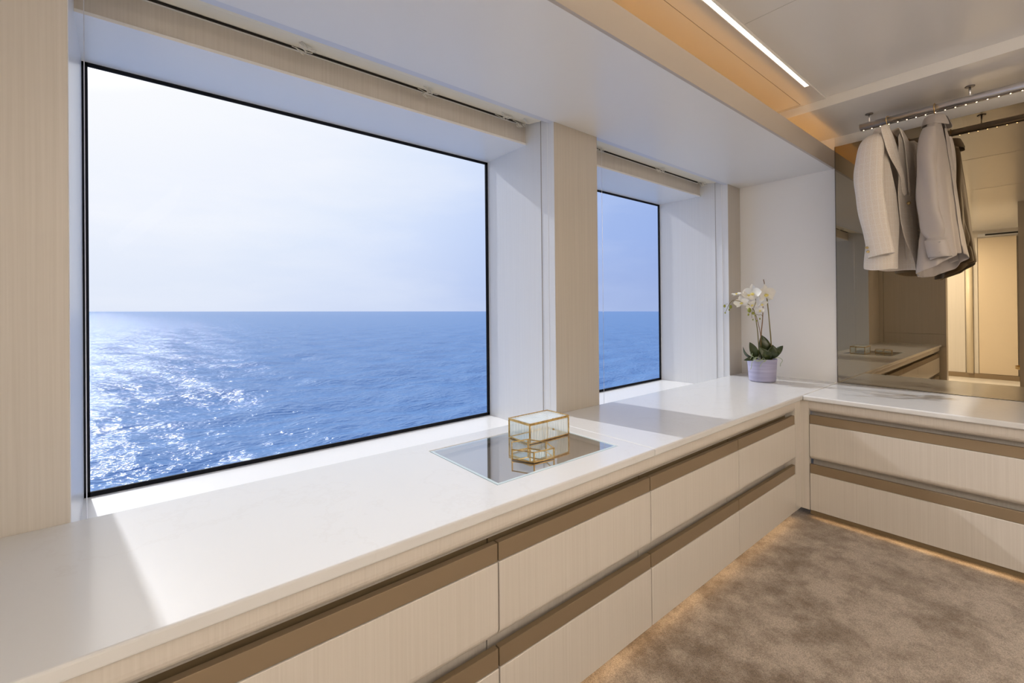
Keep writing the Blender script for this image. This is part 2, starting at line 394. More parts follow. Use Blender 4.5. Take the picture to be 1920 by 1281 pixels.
# passage behind
wc = bx('wall_passage', 'panel', (XCOR - .12, XCOR, -2.4, 1.3, FL, 2.6), kind=ST)
bx('wall_panel', 'panel', (XCOR, XCOR + .02, .035, .8, .03, 2.2), wc, .002)
bx('wall_panel', 'panel', (XCOR, XCOR + .02, -.112, -.062, .03, 2.2), wc, .002)
MB().lathe([(.04, .03), (.04, 2.2)], (XCOR + .03, -.018, 0), 24).build('column', 'column', wc, smooth=True)
bx('baseboard_back', 'bronze', (XCOR, XCOR + .03, -2.4, 1.1, FL, .03), kind=ST)
d1 = bx('door_1', 'door_cream', (XCOR + .005, XCOR + .03, -.530, -.120, .035, 2.175), kind=ST, bevel=.002)
bx('air_slot', 'dark_gap', (XCOR - .01, XCOR + .024, -.95, -.20, 2.215, 2.240), wc)
bx('air_slot_rim', 'grey_profile', (XCOR - .01, XCOR + .022, -1.0, -.12, 2.20, 2.250), wc)
d2 = bx('door_2', 'door_cream', (XCOR + .005, XCOR + .03, -1.2, -.60, .035, 2.175), kind=ST, bevel=.002)
bx('door_jamb', 'brown_wood', (XCOR + .0, XCOR + .05, -.598, -.545, FL, 2.2), wc)
# hull side of the passage with its own window opening
wp = MB().box(XCOR, XB - .12, YW, YW + .12, FL, .12).box(XCOR, XB - .12, YW, YW + .12, 2.05, 2.6).box(XCOR, XCOR + .15, YW, YW + .12, .12, 2.05).box(-4.5, XB - .12, YW, YW + .12, .12, 2.05).build('wall_passage_side', 'panel', kind=ST)
w3 = empty('window_3', (-5.6, YW, .12), kind=ST)
MB().add([(XCOR + .15, YW + .05, .12), (-4.5, YW + .05, .12), (-4.5, YW + .05, 2.05), (XCOR + .15, YW + .05, 2.05)], [(0, 1, 2, 3)]).build('pane', 'window_glass', w3)
wpn = bx('wall_passage_near', 'panel', (XCOR, XB - .1, -2.5, -2.4, FL, 2.6), kind=ST)

# ceiling: raised middle, lowered strip by the mirror, cove behind the soffit fascia
ce = bx('ceiling', 'lacquer', (XB - .02, -.583, YN, -.113, ZC1 + .008, ZC1 + .05), kind=ST)
bx('perimeter_panel', 'lacquer', (XB - .02, -.583, -.113, .60, ZC1, ZC1 + .05), ce)
bx('lowered_panel', 'lacquer', (-.583, .05, YN, .60, ZC2, ZC1 + .05), ce, .0008)
for y0 in (.001,):
    bx('hatch_panel', 'lacquer', (-2.9, -.612, .003, .36, ZC1 - .0008, ZC1 + .01), ce)
bx('hatch_panel', 'lacquer', (-4.1, -2.905, .003, .36, ZC1 - .0008, ZC1 + .01), ce)
bx('panel_joint', 'joint', (-4.1, -.612, .0010, .0028, ZC1 - .0011, ZC1 + .004), ce)
bx('panel_joint', 'joint', (-.6135, -.6115, .0010, .36, ZC1 - .0011, ZC1 + .004), ce)
bx('soffit', 'soffit_lacquer', (XB, 0, .012, YP, ZS, ZS + .018), ce, .0008)
bx('fascia', 'fascia_panel', (XB, 0, 0, .014, ZS, ZL), ce, .001)
bx('soffit_trim', 'grey_profile', (XB, 0, YP + .001, YP + .030, ZS + .001, ZS + .016), ce)
bx('pocket_board', 'plaster', (XB, 0, YP + .0, YW + .1, 2.30, 2.32), ce)
bx('cove_back', 'plaster', (XB, 0, .60, .615, ZS + .018, ZC1 + .05), ce)
bx('cove_led', 'cove_led', (XB + .05, -.03, .052, .066, ZS + .019, ZS + .030), ce)
mat('faint_joint', (.45, .43, .40), .6)
for xj in (-1.60, -2.99):
    bx('panel_joint', 'faint_joint', (xj - .001, xj + .001, YN, -.116, ZC1 + .0072, ZC1 + .02), ce)
bx('passage_ceiling', 'lacquer', (XCOR, XB - .02, -2.4, YW, 2.30, 2.36), ce)

# ================================================================== LED line in the ceiling
ll = empty('ceiling_light', (-2.2, -.099, ZC1), 'long thin warm LED line set flush in the pale ceiling', 'light')
bx('diffuser', 'led_line', (-4.1, -.83, -.108, -.0895, ZC1 - .0015, ZC1 + .004), ll)
bx('light_profile', 'white_trim', (-4.105, -.826, -.112, -.1085, ZC1 - .002, ZC1 + .005), ll)
bx('light_profile', 'white_trim', (-4.105, -.826, -.089, -.0855, ZC1 - .002, ZC1 + .005), ll)

# ================================================================== worktops
def wtop(name, b, label, group='white stone worktop slabs'):
    o = MB().box(*b).build(name, 'worktop', None, .006, 3); return tag(o, label, 'worktop', group)
T = .027
w_a = empty('worktop', (-3.1, .3, WT - T), 'long white stone worktop slab with a glass inlay, under the large window', 'worktop', 'white stone worktop slabs')
IX0, IX1, IY0, IY1 = -2.712, -2.156, .113, .512
# slab with a rectangular cut-out for the glass inlay
bm = bmesh.new()
xs = [XB, IX0, IX1, -2.0905]; ys = [0.0, IY0, IY1, YP]
vt = {}
for k, z in enumerate((WT - T, WT)):
    for i, x in enumerate(xs):
        for j, y in enumerate(ys): vt[i, j, k] = bm.verts.new((x, y, z))
for i in range(3):
    for j in range(3):
        if (i, j) == (1, 1): continue
        bm.faces.new([vt[i, j, 1], vt[i + 1, j, 1], vt[i + 1, j + 1, 1], vt[i, j + 1, 1]])
        bm.faces.new([vt[i, j + 1, 0], vt[i + 1, j + 1, 0], vt[i + 1, j, 0], vt[i, j, 0]])
for i in range(3):
    bm.faces.new([vt[i, 0, 0], vt[i + 1, 0, 0], vt[i + 1, 0, 1], vt[i, 0, 1]])
    bm.faces.new([vt[i + 1, 3, 0], vt[i, 3, 0], vt[i, 3, 1], vt[i + 1, 3, 1]])
    bm.faces.new([vt[0, i + 1, 0], vt[0, i, 0], vt[0, i, 1], vt[0, i + 1, 1]])
    bm.faces.new([vt[3, i, 0], vt[3, i + 1, 0], vt[3, i + 1, 1], vt[3, i, 1]])
for (a, b) in (((1, 1), (2, 1)), ((2, 1), (2, 2)), ((2, 2), (1, 2)), ((1, 2), (1, 1))):
    bm.faces.new([vt[(*a, 0)], vt[(*a, 1)], vt[(*b, 1)], vt[(*b, 0)]])
bmesh.ops.recalc_face_normals(bm, faces=bm.faces)
me = bpy.data.meshes.new('slab'); bm.to_mesh(me); bm.free(); me.materials.append(MATS['worktop'])
so_ = bpy.data.objects.new('slab', me); COL.objects.link(so_); so_.parent = w_a; so_.matrix_parent_inverse = Matrix.Translation(w_a.location).inverted()
md = so_.modifiers.new('bevel', 'BEVEL'); md.width = .005; md.segments = 3; md.limit_method = 'ANGLE'
gi = MB().add([(IX0 + .002, IY0 + .002, WT - .0015), (IX1 - .002, IY0 + .002, WT - .0015), (IX1 - .002, IY1 - .002, WT - .0015), (IX0 + .002, IY1 - .002, WT - .0015)], [(0, 1, 2, 3)]).build('glass_inlay', 'inlay_glass', w_a)
tag(gi, 'grey glass inlay pane')
e_ = .010
MB().box(IX0 + .001, IX0 + e_, IY0 + .001, IY1 - .001, WT - .010, WT - .0012).box(IX1 - e_, IX1 - .001, IY0 + .001, IY1 - .001, WT - .010, WT - .0012).box(IX0 + e_, IX1 - e_, IY0 + .001, IY0 + e_, WT - .010, WT - .0012).box(IX0 + e_, IX1 - e_, IY1 - e_, IY1 - .001, WT - .010, WT - .0018).build('inlay_rim', 'glass_edge', w_a)
MB().box(IX0 + .001, IX1 - .001, IY0 + .001, IY1 - .001, WT - .0265, WT - .0245).build('inlay_tray', 'tray_lining', w_a)

w_b = wtop('worktop', (-2.0895, -.0005, 0, YP, WT - T, WT), 'white stone worktop slab in the corner carrying the potted orchid')
w_c = wtop('worktop', (-.637, -.0005, -2.6, -.001, WT - T, WT), 'white stone worktop slab running below the bronze mirror')
# thin timber edge under the slabs
# ================================================================== drawer cabinets
def rail_prof(o):            # profile in (depth, z); depth 0 = face plane, + = inwards
    pts = [(.40, WT - T), (0, WT - T), (0, .578)]
    for k in range(1, 7):
        a = k / 6 * PI / 2; pts.append((.030 - .030 * math.cos(a), .578 - .030 * math.sin(a) * 1.0))
    pts += [(.050, .545), (.050, .525), (.40, .525)]
    return pts
def front_prof(z1, z0, curl):
    pts = [(.022, z1), (0, z1)]
    if curl:
        pts.append((0, z0 + .028))
        for k in range(1, 7):
            a = k / 6 * PI / 2; pts.append((.030 - .030 * math.cos(a), z0 + .028 - .028 * math.sin(a)))
        pts += [(.045, z0)]
        pts += [(.045, z1)]
    else: pts += [(0, z0), (.022, z0)]
    return pts
def cab(loc0, a0, a1, axis, label, seamg=.0022, extra=0):
    """axis 'x': cabinet along x, face at y=.018 ; axis 'y': along y, face at x=-.619"""
    def P(d, z): return (.018 + d, z) if axis == 'x' else (-.619 + d, z)
    base = (a0, .018, FL) if axis == 'x' else (-.619, a0, FL)
    t = empty('drawer_cabinet', base, label, 'cabinet', 'two-drawer cabinets along the two walls')
    def pr(prof, b0, b1, nm, m, bev=.0012, par=t):
        return MB().prism([P(*p) for p in prof], b0, b1, axis).build(nm, m, par, bev, 1)
    def b3(d0, d1, z0, z1, b0, b1, nm, m, bev=.0008, par=t):
        if axis == 'x': return bx(nm, m, (b0, b1, .018 + d0, .018 + d1, z0, z1), par, bev)
        return bx(nm, m, (-.619 + d0, -.619 + d1, b0, b1, z0, z1), par, bev)
    dep = .56 if axis == 'x' else .60
    b3(.057, dep, .002, .535, a0 + .001, a1 - .001, 'carcass', 'panel')
    rp = rail_prof(0); pr([(min(d, .052), z) for d, z in rp], a0 - .001, a1 + .001, 'top_rail', 'panel', 0)
    g = seamg
    for zt, zb, zf in ((.531, .483, .282), (.256, .206, .000)):
        dr = pr(front_prof(zb - .0015, zf, zf > .1), a0 + g / 2, a1 - g / 2, 'drawer', 'panel')
        b3(.0025, .020, zb, zt, a0 + g / 2, a1 - g / 2, 'handle_band', 'bronze', .0008, dr)
    px_ = .034 if axis == 'x' else .006
    b3(px_, .06, -.023, -.0005, a0, a1, 'plinth', 'plinth', 0)
    lz = -.0015 if axis == 'x' else -.0232
    b3(.010, .030, lz - .0013, lz, a0 + .003, a1 - .003, 'toe_light', 'toe_led', 0)
    b3(.064, .50, FL, .001, a0, a1, 'base', 'dark_gap', 0)
    b3(.0505, .056, .50, WT - T - .001, a0 + .001, a1 - .001, 'back_board', 'plinth', 0)  # dark brown stands in for the shade inside the finger recess
    return t
cab(0, -4.13, -2.784, 'x', 'wide pale two-drawer cabinet cut by the bottom edge, left of the glass inlay')
cab(0, -2.782, -2.094, 'x', 'pale two-drawer cabinet directly below the glass inlay of the worktop')
cab(0, -2.092, -1.394, 'x', 'pale two-drawer cabinet just right of the worktop joint')
cab(0, -1.392, -.698, 'x', 'pale two-drawer cabinet nearest the corner on the window side')
cab(0, -1.42, -.026, 'y', 'wide pale two-drawer cabinet beneath the bronze mirror')
cab(0, -2.55, -1.422, 'y', 'pale two-drawer cabinet under the mirror, outside the frame at right')
cf = MB().prism([(-.696, .018), (-.6195, .018), (-.6195, -.0245), (-.59, -.0245), (-.59, .075), (-.696, .075)], -.001, WT - T - .0005, 'z').build('corner_filler', 'panel', None, .0008)
tag(cf, 'narrow pale upright filler where the two drawer runs meet in the corner', 'filler')

# ================================================================== mirror
mr = empty('wall_mirror', (0, -1.3, WT), 'large bronze-tinted mirror on the end wall above the worktop', 'mirror')
bx('mirror_glass', 'bronze_mirror', (-.006, -.0005, -2.6, -.003, WT + .002, 2.1775), mr)
bx('mirror_edge', 'mirror_edge', (-.0065, -.0005, -.0028, .0002, WT + .001, 2.1775), mr)

# ================================================================== blinds in the pockets
def blind(x0, x1, xs, label):
    t = empty('roman_blind', ((x0 + x1) / 2, .73, 2.075), label, 'blind', 'roman blinds over the windows')
    prof = [(.648, 2.20), (.645, 2.085), (.66, 2.067), (.70, 2.064), (.74, 2.071), (.78, 2.078), (.812, 2.092), (.812, 2.20)]
    MB().prism(prof, x0 + .006, x1 - .006, 'x').build('fabric_stack', 'blind', t, .004, 2)
    bx('dark_slot', 'dark_gap', (x0 + .03, x1 - .05, .812, .8195, 2.085, 2.0915), t)
    bx('bottom_bar', 'white_trim', (x0 + .02, x1 - .03, .816, .8198, 2.081, 2.0845), t)
    for x in xs:
        m = MB()
        for k in range(5):
            a = random.uniform(-.6, .6); c = Vector((x + random.uniform(-.018, .018), .745 + random.uniform(-.02, .05), 2.066))
            pts = [c + Vector((math.cos(u) * .016 + a * .006 * u, math.sin(u * 1.3 + a) * .008, -.006 + .007 * math.sin(u + a * 3))) for u in [j * 2 * PI / 12 for j in range(13)]]
            m.tube(pts, .0016, 5)
        m.tube([(x - .04, .79, 2.078), (x, .79, 2.072), (x + .03, .79, 2.078)], .0015, 5)
        m.build('cord_knot', 'cord', t, smooth=True)
    return t
blind(-3.6375, -1.976, (-3.05, -2.56, -2.15, -2.04), 'cream folded roman blind in the ceiling pocket over the large window')
blind(-1.662, -.1924, (-1.45, -.80, -.24), 'cream folded roman blind in the ceiling pocket over the small window')
MB().tube([(-3.619, .75, zsill(-3.6)), (-3.619, .75, 2.07)], .0011, 6).build('guide_wire', 'steel', None)
tag(bpy.data.objects['guide_wire'], 'thin vertical blind guide wire at the left jamb of the large window', 'wire')
g2 = MB().tube([(-1.449, .75, zsill(-1.45)), (-1.449, .75, 2.07)], .0010, 6).build('guide_wire', 'steel', None)
tag(g2, 'thin vertical blind guide wire in front of the small window', 'wire')

# ================================================================== clothes rail with LED dots
RX, RZ, RR = -.28, 2.175, .0185
rl = empty('clothes_rail', (RX, -1.2, ZC2), 'polished steel clothes rail with small warm LEDs beneath, hung from the ceiling', 'clothes rail')
MB().tube([(RX, -.197, RZ), (RX, -2.3, RZ)], RR, 28).build('rail_tube', 'steel', rl, smooth=False)
for p in bpy.data.objects['rail_tube'].data.polygons: p.use_smooth = len(p.vertices) == 4
bx('led_channel', 'dark_steel', (RX - .007, RX + .007, -2.29, -.200, RZ - RR - .004, RZ - RR + .002), rl)
mesh = None
for i in range(56):
    y = -.214 - i * .0378
    if mesh is None:
        o = MB().ball((0, 0, 0), .0021, 8, 5, (1, 1.3, .6)).build('led', 'led_dot', None, smooth=True); mesh = o.data
    else:
        o = bpy.data.objects.new('led', mesh); COL.objects.link(o)
    o.location = (RX, y, RZ - RR - .0045); o.parent = rl; o.matrix_parent_inverse = Matrix.Translation(rl.location).inverted()
for y in (-.240, -.645, -1.05, -1.455, -1.86):
    b = MB().tube([(RX, y, RZ + .012), (RX, y, ZC2 - .002)], .004, 12).build('bracket', 'steel', rl, smooth=True)
    MB().lathe([(.017, -.005), (.019, -.003), (.019, 0)], (RX, y, ZC2), 24).build('rosette', 'dark_steel', b, smooth=False)

# ================================================================== hangers and clothes
def loft(rings, closed=True, capends=False):
    m = MB(); n = len(rings[0])
    vs = [p for r in rings for p in r]
    fs = []
    for i in range(len(rings) - 1):
        for k in range(n if closed else n - 1):
            fs.append((i * n + k, i * n + (k + 1) % n, (i + 1) * n + (k + 1) % n, (i + 1) * n + k))
    if capends:
        fs.append(tuple(range(n))[::-1]); fs.append(tuple((len(rings) - 1) * n + k for k in range(n)))
    m.add(vs, fs); m.n = n; m.rings = len(rings)
    return m
def cloth(m, name, mtl, parent, us, vs, thick=.004, sub=1):
    o = m.build(name, mtl, parent, smooth=True)
    me = o.data; uvl = me.uv_layers.new(name='UVMap')
    n = m.n
    for lp in me.loops:
        i = lp.vertex_index; uvl.data[lp.index].uv = (us[i], vs[i])
    md = o.modifiers.new('solid', 'SOLIDIFY'); md.thickness = thick; md.offset = 0
    if sub:
        s2 = o.modifiers.new('sub', 'SUBSURF'); s2.levels = sub; s2.render_levels = sub
    return o
def interp(tab, z):
    xs_ = [r[0] for r in tab]
    if z >= xs_[0]: return tab[0][1:]
    for a, b in zip(tab, tab[1:]):
        if b[0] <= z <= a[0]:
            t = (z - a[0]) / (b[0] - a[0]); t = t * t * (3 - 2 * t) * .5 + t * .5
            return tuple(p + (q - p) * t for p, q in zip(a[1:], b[1:]))
    return tab[-1][1:]
class Frame:
    def __init__(s, o, w, f): s.o = Vector(o); s.w = Vector(w).normalized(); s.f = Vector(f).normalized()
    def __call__(s, a, b, z): v = s.o + s.w * a + s.f * b; return Vector((v.x, v.y, z))

def hanger(fr, name, label, half, ztip, zneck):
    t = empty('coat_hanger', fr(0, 0, RZ), label, 'hanger', 'coat hangers on the clothes rail')
    pts = []
    for k in range(15):          # hook over the rail (rail runs along y, hook plane = w direction)
        a = math.radians(215 - k * 17.5)
        pts.append(fr(.0225 * math.cos(a), 0, RZ + .0225 * math.sin(a)))
    e0 = pts[-1]
    pts += [fr(.016, 0, RZ - .022), fr(.004, 0, RZ - .034), fr(0, 0, zneck)]
    MB().tube(pts, .0021, 8).build('hook', 'brass', t, smooth=True)
    arm = [fr(-half + .01, 0, ztip - .012), fr(-half * .55, 0, ztip + (zneck - ztip) * .55 - .01), fr(0, 0, zneck - .004), fr(half * .55, 0, ztip + (zneck - ztip) * .55 - .01), fr(half - .01, 0, ztip - .012)]
    MB().tube(arm, [.006, .008, .008, .008, .006], 10).build('hanger_arm', 'hanger_wood', t, smooth=True)
    return t

def garment(fr, name, label, cat, mtl, zneck, zhem, body, sleeves, hemf, fold, seedv, gap, lap=None, nseg=56, shift=(0, 0)):
    """body: table z -> (half width, half depth, depth centre). sleeves: per side table of stations"""
    rnd = random.Random(seedv)
    root = empty(name, fr(0, 0, zhem), label, cat)
    ph = [rnd.uniform(0, 6.28) for _ in range(6)]
    # body shell: angle from the front-centre gap round the back to the other side
    rings = []; us = []; vs = []
    NZ = 44
    for j in range(NZ + 1):
        t = j / NZ; z = zneck + (zhem - zneck) * t
        hw, hd, c = interp(body, z)
        ring = []
        g = interp(gap, z)[0]
        for k in range(nseg + 1):
            a = shift[0] + (shift[1] - shift[0]) * t + g + (2 * PI - 2 * g) * k / nseg       # 0 = front centre, PI/2 = near side
            ex = 2.6
            sa, ca = math.sin(a), math.cos(a)
            x = hw * abs(sa) ** (2 / ex) * (1 if sa > 0 else -1); y = hd * abs(ca) ** (2 / ex) * (1 if ca > 0 else -1)
            amp = fold * t ** 1.3
            r = 1 + amp * (math.sin(5 * a + ph[0] + 1.2 * t) + .6 * math.sin(9 * a + ph[1] - 2 * t) + .35 * math.sin(15 * a + ph[2]))
            zz = z + (hemf(a) * max(0, (t - .45) / .55) ** 2)
            ring.append(fr(x * (1 + (r - 1) * .35), c + y * r, zz)); us.append(a * .17); vs.append(z)
        rings.append(ring)
    m = loft(rings, closed=False)
    cloth(m, 'body', mtl, root, us, vs)
    for sname, st in sleeves:
        rings = []; us = []; vs = []
        n = 22; M_ = len(st)
        fine = []
        for i in range(M_ - 1):
            for q in range(6):
                t = q / 6
                p0 = st[max(i - 1, 0)]; p1 = st[i]; p2 = st[i + 1]; p3 = st[min(i + 2, M_ - 1)]
                fine.append([.5 * ((2 * b) + (-a + c) * t + (2 * a - 5 * b + 4 * c - d) * t * t + (-a + 3 * b - 3 * c + d) * t ** 3) for a, b, c, d in zip(p0, p1, p2, p3)])
        fine.append(list(st[-1]))
        Lh = 0
        for i, (x, y, z, rw, rd) in enumerate(fine):
            tt = i / (len(fine) - 1); ring = []
            for k in range(n):
                a = 2 * PI * k / n
                w = 1 + fold * 1.3 * math.sin(tt * PI) * (math.sin(3 * a + ph[3] + 5 * tt) + .5 * math.sin(tt * 26 + ph[4] + 2 * a))
                ring.append(fr(x + rw * math.sin(a) * w, y + rd * math.cos(a) * w, z + .010 * math.cos(a) * (1 if tt > .9 else 0)))
                us.append(a / 6.28 * .34 + .03); vs.append(z)
            rings.append(ring)
        # close the shoulder cap
        m = loft(rings, closed=True)
        o = cloth(m, 'sleeve', mtl, root, us, vs)
        bmm = bmesh.new(); bmm.from_mesh(o.data); bmm.verts.ensure_lookup_table()
        bmm.faces.new([bmm.verts[k] for k in range(n)][::-1]); bmm.to_mesh(o.data); bmm.free()
        if sname == 'near': near = o; nfine = fine
    return root, near, nfine

# --- blazer
frb = Frame((RX, -.324, 0), (-.968, .242, 0), (-.242, -.968, 0))
hanger(frb, 'a', 'brass-hooked hanger carrying the cream tweed blazer', .145, 2.045, 2.125)
bodyb = [(2.125, .052, .045, -.005), (2.10, .075, .052, -.005), (2.07, .125, .055, 0), (2.04, .165, .060, .004), (1.98, .172, .064, .006), (1.85, .168, .068, .010), (1.70, .165, .066, .014), (1.55, .172, .074, .014), (1.36, .185, .086, .012)]
gapb = [(2.125, .85), (2.05, .42), (1.90, .22), (1.72, .03), (1.60, .02), (1.36, .30)]
sn = [(.150, .006, 2.066, .016, .034), (.178, .008, 2.030, .034, .052), (.196, .006, 1.95, .038, .063), (.202, .002, 1.84, .038, .066), (.200, .006, 1.72, .037, .064), (.196, .018, 1.60, .035, .061), (.190, .034, 1.49, .033, .059), (.186, .046, 1.405, .032, .059)]
sf = [(-a, b + .012, z, w, d) for a, b, z, w, d in sn]
blz, slv, _ = garment(frb, 'blazer', 'cream tweed check blazer with two gold cuff buttons, hanging nearest the corner', 'blazer', 'tweed', 2.125, 1.335, bodyb, (('near', sn), ('far', sf)),
                      lambda a: -.010 * math.cos(a) + .006 * math.sin(3 * a), .045, 3, gapb, shift=(.62, .22))
# lapels and collar
def strip(fr, name, rows, mtl, parent, thick=.005):
    rings = [[fr(*p) for p in row] for row in rows]
    us = []; vs = []
    for row in rows:
        for k, p in enumerate(row): us.append(k * .012); vs.append(p[2])
    m = loft(rings, closed=False)
    return cloth(m, name, mtl, parent, us, vs, thick)
for s in (1, -1):
    rows = []
    for t in [i / 10 for i in range(11)]:
        z = 2.115 - t * .37
        hw, hd, c = interp(bodyb, z)
        inner = .055 * (1 - t) + .004
        wd = .018 + .075 * math.sin(min(1, t * 1.35 + .12) * PI) ** .8 if t < .82 else .02 + .02 * (1 - t) / .18
        row = []
        for k in range(5):
            q = k / 4; x = s * (inner + wd * q)
            row.append((x + .060 * (1 - t) + .012, c + hd * (1 - .12 * q) + .010 + .008 * math.sin(q * PI), z - .02 * q))
        rows.append(row)
    strip(frb, 'lapel', rows, 'tweed', blz)
rows = []
for t in [i / 16 for i in range(17)]:       # collar round the back of the neck
    a = math.radians(50 + t * 260)
    rows.append([(.056 * math.sin(a), -.004 + .050 * math.cos(a), 2.128 + .006), (.064 * math.sin(a), -.004 + .058 * math.cos(a), 2.124), (.078 * math.sin(a), -.006 + .068 * math.cos(a), 2.085)])
strip(frb, 'collar', rows, 'tweed', blz)
bt = None
for k in range(2):
    p = frb(.219, -.004 + k * .004, 1.452 - k * .022)
    b_ = MB().ball(p, .008, 12, 6, (1, 1, .9)).build('button', 'button', blz, smooth=True)
    b_['label'] = 'gold cuff button'
p = frb(.012, .094, 1.69); MB().ball(p, .009, 12, 6).build('button', 'button', blz, smooth=True)
for s in (-1,):
    strip(frb, 'pocket_flap', [[(s * (.07 + .018 * k), .085 - .004 * k, 1.56 - .018 * j) for k in range(7)] for j in range(3)], 'tweed', blz)

# --- shirt
frs = Frame((RX, -.516, 0), (-.975, .10, 0), (-.10, -.975, 0))
hanger(frs, 'b', 'brass-hooked hanger carrying the taupe satin shirt', .115, 2.035, 2.115)
bodys = [(2.112, .046, .026, .002), (2.09, .062, .028, .004), (2.06, .100, .028, .006), (2.02, .140, .028, .010), (1.95, .145, .030, .014), (1.80, .145, .040, .020), (1.60, .150, .058, .018), (1.45, .160, .074, .016), (1.34, .168, .084, .016)]
gaps = [(2.112, .7), (2.05, .16), (1.95, -.03), (1.5, -.03), (1.34, .05)]
tn = [(.132, .008, 2.045, .014, .024), (.152, .006, 1.99, .025, .033), (.166, .006, 1.88, .026, .036), (.170, .008, 1.75, .026, .038), (.170, .012, 1.64, .027, .040), (.170, .024, 1.53, .028, .042), (.168, .034, 1.475, .020, .030), (.168, .036, 1.465, .024, .036), (.167, .050, 1.375, .024, .036)]
tf = [(-a, b, z, w, d) for a, b, z, w, d in tn]
sh, slv, _ = garment(frs, 'shirt', 'taupe satin long-sleeved shirt hanging to the right of the tweed blazer', 'shirt', 'satin', 2.112, 1.345, bodys, (('near', tn), ('far', tf)),
                     lambda a: .055 * math.cos(a) - .018 * math.sin(a) ** 2, .12, 11, gaps)
rows = []
for t in [i / 18 for i in range(19)]:
    a = math.radians(18 + t * 324)
    drop = .030 + .022 * abs(math.cos(a / 2)) ** 3
    rows.append([(.050 * math.sin(a), .034 * math.cos(a) + .002, 2.126), (.060 * math.sin(a), .044 * math.cos(a), 2.130), (.072 * math.sin(a), .054 * math.cos(a) + .004, 2.112 - drop * .5), (.078 * math.sin(a), .060 * math.cos(a) + .006, 2.112 - drop)])
strip(frs, 'collar', rows, 'satin', sh, .004)
strip(frs, 'placket', [[(-.014 + .0093 * k, interp(bodys, z)[1] + interp(bodys, z)[2] + .004, z) for k in range(4)] for z in [2.06 - .07 * i for i in range(10)]], 'satin', sh, .003)
for k, z in enumerate((1.45, 1.40)):
    MB().ball(frs(.196, .056, z), .0045, 10, 5).build('button', 'satin', sh, smooth=True)
rows = []
for j in range(5):
    z = 1.466 - j * .0225
    rows.append([( .168 + .030 * math.sin(2 * PI * k / 20), .034 + .008 * j / 2 + .043 * math.cos(2 * PI * k / 20), z) for k in range(21)])
strip(frs, 'cuff', rows, 'satin', sh, .004)

# ================================================================== orchid
P0 = Vector((-.285, .350, WT))
oc = empty('potted_orchid', P0, 'white orchid in a lilac ceramic pot on the worktop corner', 'plant')
def OB(mb, nm, m, par=None, smooth=True, **k): return mb.build(nm, m, par or oc, smooth=smooth, **k)
rb, rt_, H = .077, .090, .150
prof = [(rb - .012, 0), (rb, .004), (rb + .003, .012)] + [(rb + .004 + (rt_ - rb - .004) * i / 10, .02 + (H - .02) * i / 10) for i in range(11)] + [(rt_ - .002, H + .003), (rt_ - .007, H + .001), (rt_ - .010, H - .018)]
OB(MB().lathe(prof, P0, 48), 'pot', 'lilac_pot')
OB(MB().lathe([(rt_ - .009, H - .022), (rt_ - .03, H - .012), (.004, H - .008)], P0, 32), 'moss', 'moss')
KP = .00359; RV = Vector((.773, -.634, 0)).normalized(); DV = Vector((-.64, -.77, 0)).normalized()   # right / towards the room
def Q(px, py, d=0.0): return P0 + RV * ((px - 1429.2) * KP) + Vector((0, 0, (714.3 - py) * KP)) + DV * d
def leaf(base, tip, wid, up=.03, tw=0.0, nx=5, ny=12, side=None):
    base, tip = Vector(base), Vector(tip); d = tip - base; Ln = d.length; dn_ = d.normalized()
    s = (side if side is not None else Vector((dn_.y, -dn_.x, 0))); s = (s - dn_ * s.dot(dn_)).normalized(); nn = s.cross(dn_)
    vs = []; fs = []
    for i in range(ny + 1):
        t = i / ny; w = wid * (math.sin(PI * min(1, t * .955 + .045)) ** .80) * (.85 + .25 * t)
        c = base + d * t + nn * (up * math.sin(PI * t)) - Vector((0, 0, 1)) * (.2 * Ln * t * t * tw)
        for k in range(nx):
            q = (k / (nx - 1) - .5) * 2
            vs.append(c + s * (q * w * .5) + nn * (abs(q) ** 1.5 * w * .20))
    for i in range(ny):
        for k in range(nx - 1): fs.append((i * nx + k, i * nx + k + 1, (i + 1) * nx + k + 1, (i + 1) * nx + k))
    return MB().add(vs, fs)
def mkleaf(*a, m='leaf', thick=.0016, nm='leaf', **k):
    o = OB(leaf(*a, **k), nm, m); md = o.modifiers.new('s', 'SOLIDIFY'); md.thickness = thick; md.offset = 0; return o
mkleaf(Q(1415, 674, .02), Q(1399, 640, .05), .055, side=RV, up=.01)
mkleaf(Q(1430, 674, .0), Q(1429, 628, .0), .085, side=RV, up=.02)
mkleaf(Q(1437, 674, .03), Q(1415, 649, .055), .060, up=.03, side=RV)
mkleaf(Q(1434, 672, .03), Q(1440, 645, .06), .085, up=.02, side=RV)
mkleaf(Q(1443, 672, .03), Q(1412, 663, .085), .040, up=-.01, side=Vector((0, 0, 1)))
mkleaf(Q(1443, 671, .02), Q(1464, 647.5, .03), .045, up=.012, side=(RV * .5 + Vector((0, 0, .8))))
mkleaf(Q(1444, 673, .0), Q(1465, 660, -.02), .030, up=.012, side=Vector((0, 0, 1)))
mkleaf(Q(1410, 672, .02), Q(1390.5, 674, .03), .030, up=.03, side=Vector((.2, .2, .9)))
mkleaf(Q(1432, 672, -.03), Q(1452, 650, -.07), .05, up=.02, side=DV)
mkleaf(Q(1424, 672, -.03), Q(1404, 652, -.07), .05, up=.02, side=DV)
